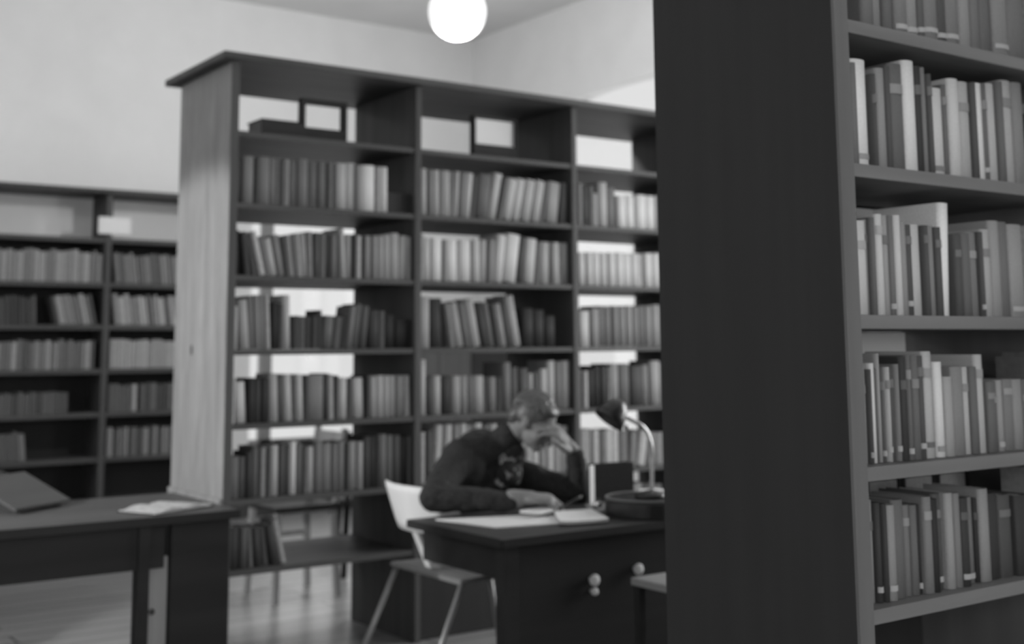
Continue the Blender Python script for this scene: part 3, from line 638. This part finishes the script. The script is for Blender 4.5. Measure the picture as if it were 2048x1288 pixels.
# smooth the gooseneck
def smooth(pts, n=4):
    P = [Vector(p) for p in pts]; out = []
    for i in range(len(P) - 1):
        a = P[max(i - 1, 0)]; b = P[i]; c_ = P[i + 1]; d = P[min(i + 2, len(P) - 1)]
        for k in range(n):
            t = k / n; out.append(.5 * ((2 * b) + (c_ - a) * t + (2 * a - 5 * b + 4 * c_ - d) * t * t + (3 * b - a - 3 * c_ + d) * t ** 3))
    out.append(P[-1]); return out
tb('gooseneck', [tuple(q - Vector((lx, ly, lz))) for q in smooth(pts)], .0075, M_chrome, lamp)
bm = bmesh.new(); lathe(bm, [(.0, .062), (.018, .060), (.034, .045), (.046, .025), (.056, -.005), (.062, -.030), (.058, -.030), (.050, -.005), (.02, .02), (0, .03)], (0, 0, 0), 32)
bmesh.ops.rotate(bm, verts=bm.verts, cent=(0, 0, 0), matrix=Euler((R(10), R(38), 0)).to_matrix())
bmesh.ops.translate(bm, verts=bm.verts, vec=Vector((3.005, 3.555, 1.096)) - Vector((lx, ly, lz)))
obj('lamp_shade', bm, M_black, lamp, True)
tb('shade_joint', [tuple(Vector((3.050, 3.548, 1.098)) - Vector((lx, ly, lz))), tuple(Vector((3.020, 3.553, 1.142)) - Vector((lx, ly, lz)))], [.012, .018], M_chrome, lamp)
bm = bmesh.new(); bmesh.ops.create_uvsphere(bm, u_segments=14, v_segments=10, radius=.011)
bmesh.ops.translate(bm, verts=bm.verts, vec=Vector((3.055, 3.535, 1.045)) - Vector((lx, ly, lz))); obj('switch', bm, M_chrome, lamp, True)
tag(lamp, 'desk lamp with a steel gooseneck and small black shade', 'lamp')
def upright_binder(x, y, z, w_, d, h, rz, label, tone=40):
    b = empty('binder', (x, y, z)); b.rotation_euler = (0, 0, rz)
    bm = bmesh.new(); box(bm, 0, w_, 0, .004, 0, h); box(bm, 0, w_, d - .004, d, 0, h); box(bm, w_ - .004, w_, 0, d, 0, h); obj('cover', bm, cloth(tone), b)
    bx('page_block', .004, w_ - .006, .005, d - .005, .004, h - .006, M_paper, b); return tag(b, label, 'binder')
upright_binder(3.115, 3.80, TZ + .001, .185, .05, .165, R(-6), 'dark binder standing on the table behind the lamp')
def smallbook(x, y, z, a, b_, h, rz, tone, label):
    o = flatbook(x - a / 2, x + a / 2, y - b_ / 2, y + b_ / 2, z, z + h, tone, label, rz); return o
smallbook(3.10, 3.765, TZ + .0005, .10, .055, .018, R(15), 100, 'small grey book lying flat in front of the dark binder')
ink = empty('ink_bottle', (3.03, 3.68, TZ + .022)); 
bm = bmesh.new(); lathe(bm, [(0, 0), (.016, 0), (.016, .018), (.008, .022), (0, .022)], (0, 0, 0), 16); obj('bottle', bm, M_chrome, ink, True)
bm = bmesh.new(); lathe(bm, [(0, .022), (.009, .022), (.009, .03), (0, .03)], (0, 0, 0), 16); obj('cap', bm, M_black, ink, True)
tag(ink, 'tiny shiny bottle left of the round black stand', 'bottle')
sheet('paper_sheet', [(3.20, 3.60), (3.29, 3.56), (3.30, 3.64), (3.23, 3.67)], ZS + .0065, M_paper, 'white slip of paper behind the lamp stem on the round stand', 'paper', .006)

# ------------------------------------------------------------------ chairs
def steel_chair(label, loc, rz, tilt_tone=None):
    """chair facing +X in its own frame; seat centre at the origin"""
    c = empty('chair', loc); c.rotation_euler = (0, 0, rz); tag(c, label, 'chair')
    bm = bmesh.new()
    pr = [(-.22, -.275), (.21, -.20), (.21, .20), (-.22, .275)]
    lo = [bm.verts.new((x, y, .435)) for x, y in pr]; hi = [bm.verts.new((x, y, .455)) for x, y in pr]
    bm.faces.new(lo[::-1]); bm.faces.new(hi)
    for i in range(4): bm.faces.new((lo[i], lo[(i + 1) % 4], hi[(i + 1) % 4], hi[i]))
    bmesh.ops.bevel(bm, geom=list(bm.edges), offset=.006, segments=2, affect='EDGES')
    obj('seat', bm, M_seat, c)
    for s in (-1, 1):
        tb('leg', [(-.20, s * .25, .434), (-.40, s * .27, .012)], .012, M_tube, c)
        tb('leg', [(.195, s * .15, .434), (.27, s * .15, .012)], .012, M_tube, c)
    bm = bmesh.new(); n = 12; F = []; B = []
    for i in range(n + 1):
        u = i / n * 2 - 1
        for k in range(7):
            v = k / 6
            hw = .175 + .035 * v; rr = .97 if k in (0, 6) else 1
            y = u * hw * rr; x = -.235 - .045 * v - .045 * (1 - u * u)
            z = .615 + .185 * v
            F.append(bm.verts.new((x + .006, y, z))); B.append(bm.verts.new((x - .006, y, z)))
    g = lambda A, i, k: A[i * 7 + k]
    for i in range(n):
        for k in range(6):
            bm.faces.new((g(F, i, k), g(F, i + 1, k), g(F, i + 1, k + 1), g(F, i, k + 1))); bm.faces.new((g(B, i, k), g(B, i, k + 1), g(B, i + 1, k + 1), g(B, i + 1, k)))
        bm.faces.new((g(B, i, 0), g(B, i + 1, 0), g(F, i + 1, 0), g(F, i, 0))); bm.faces.new((g(F, i, 6), g(F, i + 1, 6), g(B, i + 1, 6), g(B, i, 6)))
    for k in range(6):
        bm.faces.new((g(F, 0, k), g(F, 0, k + 1), g(B, 0, k + 1), g(B, 0, k))); bm.faces.new((g(B, n, k), g(B, n, k + 1), g(F, n, k + 1), g(F, n, k)))
    obj('backrest', bm, M_ply, c, True)
    bm = bmesh.new(); 
    pp = [(-.15, .0, .463), (-.195, .0, .470), (-.235, 0, .56), (-.272, 0, .64), (-.305, 0, .76)]
    for a, b in zip(pp, pp[1:]): beam(bm, a, b, .012, .04)
    obj('back_post', bm, M_ply, c)
    return c
steel_chair('chair with a pale curved backrest and grey seat that the reader sits on', (2.885, 4.35, 0), 0)
def wood_chair(label, loc, rz, m, seatm, back=True, sh=.45, sz=.20):
    c = empty('chair', loc); c.rotation_euler = (0, 0, rz); tag(c, label, 'chair')
    bx('seat', -.2, .2, -.2, .2, sh - .025, sh, seatm, c, .006)
    for sx in (-1, 1):
        for sy in (-1, 1):
            bm = bmesh.new(); beam(bm, (sx * .165, sy * .165, sh - .026), (sx * .185, sy * .185, 0), .032, .032); obj('leg', bm, m, c)
    for sy in (-1, 1): bx('stretcher', -.16, .16, sy * .175 - .01, sy * .175 + .01, sz, sz + .025, m, c)
    if back:
        for sy in (-1, 1):
            bm = bmesh.new(); beam(bm, (-.18, sy * .165, sh), (-.235, sy * .165, sh + .40), .03, .026); obj('back_post', bm, m, c)
        bm = bmesh.new(); box(bm, -.24, -.22, -.15, .15, sh + .28, sh + .38); obj('back_rail', bm, m, c)
        bm = bmesh.new(); box(bm, -.215, -.198, -.15, .15, sh + .12, sh + .17); obj('back_rail', bm, m, c)
    return c
wood_chair('dark-seated chair with pale legs glimpsed under the long bookcase', (3.05, 6.37, 0), R(180), M_palew, M_desk, sh=.50, sz=.295)
wood_chair('dark wooden chair behind the pale one, glimpsed under the bookcase', (3.75, 6.75, 0), R(70), M_desk, M_desk)
wood_chair('dark wooden chair behind the left desk, its back slanting', (1.02, 6.1, 0), R(-120), M_desk, M_seat)

# stool right of the reading table, mostly behind the black end panel
s = empty('stool', (2.86, 3.02, 0)); tag(s, 'grey-topped stool between the reading table and the black end panel', 'stool')
bx('seat', -.155, .155, -.155, .105, .575, .60, M_seat, s, .005)
for sx in (-1, 1):
    for sy in (-.14, .09): bx('leg', sx * .13 - .014, sx * .13 + .014, sy - .014 + .0, sy + .014, 0, .574, M_desk, s)
bx('stretcher', -.115, .115, -.15, -.13, .22, .25, M_desk, s)

# ------------------------------------------------------------------ left desk
dk = empty('desk', (1.0, 4.8, 0)); tag(dk, 'dark desk in the left foreground before the pine end panel', 'desk')
bx('desktop', -.9, .90, -.38, .32, .72, .75, M_desktop, dk, .004)
bx('apron', -.88, .62, -.36, -.335, .565, .719, M_desk, dk)
bx('apron', -.88, .62, .28, .30, .565, .719, M_desk, dk)
bx('leg', .520, .562, -.375, -.315, 0, .719, M_desk, dk)
bx('leg', -.88, -.82, -.375, -.315, 0, .719, M_desk, dk)
bx('leg', -.88, -.82, .25, .31, 0, .719, M_desk, dk)
bx('end_board', .646, .868, -.36, -.325, .0, .719, M_desk, dk)
bx('leg', .835, .868, .25, .31, 0, .719, M_desk, dk)
bx('edge_strip', -.9, .90, -.386, -.3805, .719, .7505, M_desk, dk)
b = bx('brace_board', .566, .644, -.33, -.305, .04, .60, M_palew, dk); b['label'] = 'pale upright board with a bolt hole'
bm = bmesh.new(); lathe(bm, [(0, 0), (.011, 0), (.011, .006), (0, .008)], (0, 0, 0), 16); bmesh.ops.rotate(bm, verts=bm.verts, cent=(0, 0, 0), matrix=Matrix.Rotation(R(90), 3, 'X'))
bmesh.ops.translate(bm, verts=bm.verts, vec=(.588, -.33, .41)); obj('bolt', bm, M_black, b)

ob = empty('open_book', (1.68, 4.60, .7505)); ob.rotation_euler = (0, 0, R(24)); tag(ob, 'open book with pale pages on the right end of the left desk', 'book')
bm = bmesh.new(); box(bm, -.15, .15, -.10, .10, 0, .004); obj('cover', bm, cloth(50), ob)
for s_ in (-1, 1):
    bm = bmesh.new(); n = 8; A = []; B = []
    for i in range(n + 1):
        u = i / n; x = s_ * (.002 + .14 * u); z = .005 + .014 * math.sin(math.pi * min(1, u * 1.1 + .12)) ** .7 if u < .95 else .008
        A.append((bm.verts.new((x, -.095, z)), bm.verts.new((x, .095, z)))); B.append((bm.verts.new((x, -.095, .0042)), bm.verts.new((x, .095, .0042))))
    for i in range(n):
        bm.faces.new((A[i][0], A[i + 1][0], A[i + 1][1], A[i][1])); bm.faces.new((B[i][0], B[i][1], B[i + 1][1], B[i + 1][0]))
        bm.faces.new((A[i][0], B[i][0], B[i + 1][0], A[i + 1][0])); bm.faces.new((A[i][1], A[i + 1][1], B[i + 1][1], B[i][1]))
    bm.faces.new((A[-1][0], B[-1][0], B[-1][1], A[-1][1])); bm.faces.new((A[0][0], A[0][1], B[0][1], B[0][0]))
    bmesh.ops.recalc_face_normals(bm, faces=bm.faces)
    obj('page_block', bm, M_page, ob)
rs = empty('reading_slope', (1.24, 4.98, .7505)); rs.rotation_euler = (0, 0, R(35)); tag(rs, 'grey sloping reading stand at the back of the left desk', 'stand')
for x_ in (-.12, .105):
    bm = bmesh.new()
    v_ = [bm.verts.new(p_) for p_ in ((x_, -.1, 0), (x_, .1, 0), (x_, .1, .10), (x_, -.1, .012), (x_ + .015, -.1, 0), (x_ + .015, .1, 0), (x_ + .015, .1, .10), (x_ + .015, -.1, .012))]
    for q_ in ((0, 1, 2, 3), (7, 6, 5, 4), (0, 4, 5, 1), (1, 5, 6, 2), (2, 6, 7, 3), (3, 7, 4, 0)): bm.faces.new([v_[k] for k in q_])
    obj('support', bm, M_desk, rs)
bm = bmesh.new(); box(bm, -.15, .15, -.125, .125, 0, .012); bmesh.ops.rotate(bm, verts=bm.verts, cent=(0, 0, 0), matrix=Matrix.Rotation(math.atan(.088 / .2), 3, 'X')); bmesh.ops.translate(bm, verts=bm.verts, vec=(0, 0, .060)); obj('sloping_board', bm, M_desktop, rs)
# second desk further back on the left
d2 = empty('desk', (1.05, 7.0, 0)); tag(d2, 'grey-topped desk beyond the left desk, before the far bookcase', 'desk') if False else None
if True:
    tag(d2, 'low grey-topped desk beyond the left desk, before the far bookcase', 'desk')
    bx('desktop', -.75, .55, -.35, .35, .70, .73, M_desktop, d2)
    for x in (-.72, .47):
        for y in (-.32, .27): bx('leg', x, x + .05, y, y + .05, 0, .699, M_desk, d2)

# ------------------------------------------------------------------ the reader
def cap(bm, p, q, r0, r1, n=10):
    """tapered capsule"""
    p, q = Vector(p), Vector(q); d = q - p; L_ = d.length
    rot = d.to_track_quat('Z', 'Y').to_matrix()
    rings = []; seg = 16
    prof = []
    for k in range(6): a = math.pi / 2 * k / 5; prof.append((r0 * math.sin(a), -r0 * math.cos(a)))
    for k in range(6): a = math.pi / 2 * k / 5; prof.append((r1 * math.cos(a), L_ + r1 * math.sin(a)))
    for r, z in prof:
        if r < 1e-6: rings.append([bm.verts.new(p + rot @ Vector((0, 0, z)))])
        else: rings.append([bm.verts.new(p + rot @ Vector((r * math.cos(2 * math.pi * i / seg), r * math.sin(2 * math.pi * i / seg), z))) for i in range(seg)])
    for a, b in zip(rings, rings[1:]):
        for k in range(seg):
            k2 = (k + 1) % seg
            if len(a) == 1: bm.faces.new((a[0], b[k2], b[k]))
            elif len(b) == 1: bm.faces.new((a[k], a[k2], b[0]))
            else: bm.faces.new((a[k], a[k2], b[k2], b[k]))
def ell(bm, c, r, rot=None):
    res = bmesh.ops.create_uvsphere(bm, u_segments=20, v_segments=14, radius=1)
    for v in res['verts']:
        co = Vector((v.co.x * r[0], v.co.y * r[1], v.co.z * r[2]))
        if rot is not None: co = rot @ co
        v.co = co + Vector(c)
def remesh(name, bm, voxel, m, parent, smooth_it=6, extra=None):
    bmesh.ops.recalc_face_normals(bm, faces=bm.faces)
    me = bpy.data.meshes.new(name); bm.to_mesh(me); bm.free()
    t = bpy.data.objects.new(name, me); COL.objects.link(t)
    md = t.modifiers.new('r', 'REMESH'); md.mode = 'VOXEL'; md.voxel_size = voxel; md.use_smooth_shade = True
    sm = t.modifiers.new('s', 'SMOOTH'); sm.factor = .5; sm.iterations = smooth_it
    if extra: extra(t)
    dg = bpy.context.evaluated_depsgraph_get(); dg.update()
    ev = t.evaluated_get(dg); me2 = bpy.data.meshes.new_from_object(ev)
    bpy.data.objects.remove(t, do_unlink=True)
    me2.materials.clear(); me2.materials.append(m)
    for f in me2.polygons: f.use_smooth = True
    return link(bpy.data.objects.new(name, me2), parent)
RX, RY = 3.0, 4.3
person = empty('person', (RX, RY, 0))
tag(person, 'person in a dark jumper reading at the table, hand shading the eyes', 'person')
O = Vector((RX, RY, 0))
def V(x, y, z): return Vector((x, y, z)) - O
pel = V(3.06, 4.38, .545); waist = V(3.0, 4.36, .68); chest = V(2.90, 4.26, .84); neck0 = V(2.925, 4.18, .955); 
rsh = V(2.715, 4.16, .915); lsh = V(3.03, 4.27, .835)
rel = V(2.485, 3.99, .79); rwr = V(2.745, 3.815, .772)
lel = V(3.160, 3.955, .765); lwr = V(3.125, 3.935, .925)
head = V(3.015, 4.06, 1.047)
# head frame: fx forward (face), fz up
fwd = Vector((.38, -.70, -.60)).normalized(); side = fwd.cross(Vector((0, 0, 1))).normalized(); up = side.cross(fwd).normalized()
HR = Matrix((side, fwd, up)).transposed()     # local x = right side of view dir, y = face, z = crown
def hp(x, y, z): return head + HR @ Vector((x, y, z))
def he(bm, c, r): ell(bm, hp(*c), r, HR)
def hand(bm, wrist, d, nrm, side_v, curls, scale=1., thumb=(.55, .75, -.25)):
    """d = finger direction, nrm = back of the hand, side_v = thumb side"""
    d = Vector(d).normalized(); nrm = (Vector(nrm) - d * Vector(nrm).dot(d)).normalized(); sv = d.cross(nrm)
    if sv.dot(Vector(side_v)) < 0: sv = -sv
    M3 = Matrix((d, sv, nrm)).transposed()
    def P(x, y, z): return wrist + M3 @ (Vector((x, y, z)) * scale)
    ell(bm, P(.05, 0, 0), (.052 * scale, .041 * scale, .0155 * scale), M3)
    ell(bm, P(.075, .002, .001), (.028 * scale, .041 * scale, .013 * scale), M3)
    cap(bm, P(-.03, 0, 0), P(.03, 0, 0), .0235 * scale, .022 * scale)
    for k, (y, ln, r) in enumerate(((.031, .070, .0088), (.0105, .079, .009), (-.0105, .073, .0085), (-.030, .058, .0078))):
        p = P(.088 - .006 * abs(k - 1), y, 0); ang = 0; fan = (.10, .02, -.06, -.14)[k]
        for j, f in enumerate((.46, .30, .24)):
            ang += curls[k] * (1, 1.1, .8)[j]
            dirl = Vector((math.cos(ang) * math.cos(fan), math.sin(fan), -math.sin(ang)))
            q = p + M3 @ (dirl * ln * f * scale); cap(bm, p, q, r * scale * (1, .94, .88)[j], r * scale * (.94, .88, .8)[j]); p = q
    p = P(.022, .030, -.004); t = Vector(thumb).normalized()
    for j, (ln, r0, r1) in enumerate(((.038, .0135, .011), (.030, .0105, .0095), (.024, .0095, .0082))):
        tt = (t + Vector((.25 * j, -.18 * j, -.1 * j))).normalized(); q = p + M3 @ (tt * ln * scale); cap(bm, p, q, r0 * scale, r1 * scale); p = q
bm = bmesh.new()
# skull, jaw, face
he(bm, (0, -.012, .022), (.072, .092, .083)); he(bm, (0, .035, -.035), (.056, .055, .062)); he(bm, (0, .060, -.075), (.030, .028, .024))
he(bm, (.034, .055, -.03), (.026, .026, .024)); he(bm, (-.034, .055, -.03), (.026, .026, .024))
cap(bm, hp(0, .085, .0), hp(0, .108, -.032), .008, .012); he(bm, (.009, .098, -.036), (.008, .009, .007)); he(bm, (-.009, .098, -.036), (.008, .009, .007))
he(bm, (0, .088, -.056), (.021, .010, .006)); he(bm, (0, .086, -.065), (.018, .010, .006))
he(bm, (.03, .078, .018), (.020, .010, .007)); he(bm, (-.03, .078, .018), (.020, .010, .007))
he(bm, (.030, .076, .002), (.012, .011, .010)); he(bm, (-.030, .076, .002), (.012, .011, .010))
for s_ in (-1, 1): he(bm, (s_ * .074, -.005, -.008), (.009, .018, .030)); he(bm, (s_ * .078, -.012, .008), (.007, .014, .014))
cap(bm, hp(0, -.03, -.05), neck0 + Vector((0, 0, .0)), .050, .050)
# torso core and limbs under the clothes
cap(bm, neck0 - Vector((0, 0, .03)), chest, .05, .09); cap(bm, chest, waist, .09, .09); cap(bm, waist, pel, .09, .11)
cap(bm, chest + Vector((0, 0, .03)), rsh, .045, .036); cap(bm, chest + Vector((0, 0, .03)), lsh, .045, .036)
cap(bm, rsh, rel, .042, .034); cap(bm, rel, rwr, .034, .024); cap(bm, lsh, lel, .042, .034); cap(bm, lel, lwr, .034, .024)
hipR, hipL = pel + Vector((-.03, -.05, 0)), pel + Vector((.12, -.03, 0))
knR, knL = V(2.99, 3.86, .54), V(3.22, 3.90, .54)
anR, anL = V(3.00, 4.0, .09), V(3.20, 4.06, .09)
for h_, k_, a_ in ((hipR, knR, anR), (hipL, knL, anL)): cap(bm, h_, k_, .07, .05); cap(bm, k_, a_, .048, .033)
# writing hand: palm down on the pad; raised hand: fingers across the brow
hand(bm, rwr + Vector((.016, -.010, .014)), (.84, -.50, -.06), (0, -.15, 1), (.5, .8, 0), (.50, .55, .60, .66), scale=1.25)
hd = (hp(.015, .104, .030) - lwr).normalized()
hand(bm, lwr + hd * .008, hd + Vector((0, 0, .05)), Vector((.55, -.75, .35)), (0, .2, -1), (.42, .40, .38, .42), scale=1.12, thumb=(.65, .70, .1))
body = remesh('body', bm, .0042, M_skin, person, 4)
# jumper
bm = bmesh.new()
cap(bm, neck0.lerp(hp(0, -.03, -.05), .30), chest, .066, .135); cap(bm, chest, waist, .135, .13); cap(bm, waist, pel + Vector((0, 0, .02)), .13, .142)
ell(bm, chest + Vector((-.0, .03, .0)), (.19, .125, .15), Matrix.Rotation(R(12), 3, 'Z'))
cap(bm, neck0 + Vector((-.03, .01, -.03)), rsh, .075, .066); cap(bm, chest + Vector((-.02, .02, .085)), rsh, .085, .066); cap(bm, chest + Vector((.02, .02, .085)), lsh, .085, .068)
cap(bm, rsh, rel, .070, .054); cap(bm, rel, rel.lerp(rwr, .86), .056, .038); cap(bm, lsh, lel, .062, .046); cap(bm, lel, lel.lerp(lwr, .80), .050, .038)
cap(bm, rsh + Vector((.03, -.01, -.05)), chest + Vector((-.08, -.02, -.02)), .07, .10)
def wr(t):
    tx = bpy.data.textures.new('folds', 'CLOUDS'); tx.noise_scale = .07
    d = t.modifiers.new('d', 'DISPLACE'); d.texture = tx; d.strength = .022; d.mid_level = .5
jum = remesh('jumper', bm, .008, M_wool, person, 5, wr)
for q0, q1, r_ in ((rel.lerp(rwr, .82), rel.lerp(rwr, .93), .036), (lel.lerp(lwr, .76), lel.lerp(lwr, .90), .040)):
    bm = bmesh.new(); cap(bm, q0, q1, r_, r_ * .95); remesh('cuff', bm, .006, M_wool, person, 2)
bm = bmesh.new()
for h_, k_, a_ in ((hipR, knR, anR), (hipL, knL, anL)): cap(bm, h_, k_, .085, .066); cap(bm, k_, a_ + Vector((0, 0, .03)), .062, .05)
ell(bm, pel + Vector((.04, .0, -.005)), (.16, .12, .075))
remesh('trousers', bm, .009, M_trou, person, 4)
for a_ in (anR, anL):
    bm = bmesh.new(); cap(bm, a_ + Vector((0, .02, -.045)), a_ + Vector((.0, -.16, -.055)), .042, .034); remesh('shoe', bm, .007, M_black, person, 3)
# collar and patterned neckerchief
bm = bmesh.new()
cap(bm, neck0 + Vector((-.055, .0, .015)), neck0 + Vector((.02, -.055, -.005)), .020, .022); cap(bm, neck0 + Vector((.02, -.055, -.005)), neck0 + Vector((.07, -.01, .015)), .022, .020)
sc = V(2.925, 4.115, .870)
ell(bm, sc, (.062, .030, .085), Matrix.Rotation(R(-22), 3, 'X')); ell(bm, sc + Vector((.03, -.008, .045)), (.045, .03, .045)); ell(bm, sc + Vector((-.03, .0, -.04)), (.045, .028, .05))
remesh('neckerchief', bm, .006, M_scarf, person, 3)
# hair: swept back from the brow, fuller at the crown
bm = bmesh.new()
he(bm, (0, -.022, .034), (.079, .095, .080)); he(bm, (.01, .030, .080), (.055, .040, .024))
he(bm, (0, -.072, -.02), (.060, .042, .055)); he(bm, (.066, -.025, .02), (.016, .045, .045)); he(bm, (-.066, -.025, .02), (.016, .045, .045))
rr = random.Random(5)
for k in range(120):
    a = rr.uniform(-1, 1); s0 = rr.uniform(0, .35); s1 = s0 + rr.uniform(.35, .6); jit = rr.uniform(-.12, .12); off = rr.uniform(-.001, .0045)
    prev = None
    for q_ in range(6):
        t_ = s0 + (s1 - s0) * q_ / 5
        th = R(62) + t_ * R(150)                      # from the brow over the crown to the nape
        aa = (a + jit * t_) * 1.25
        P_ = Vector((math.sin(aa) * (.078 + off), -.018 + math.cos(aa) * math.sin(math.pi - th) * 0 + math.cos(th) * (.094 + off) * math.cos(aa * .6), .034 + math.sin(th) * (.079 + off) * math.cos(aa)))
        if prev is not None: cap(bm, hp(*prev), hp(*P_), .0042, .0042)
        prev = P_
hair = remesh('hair', bm, .0034, M_hair, person, 2)
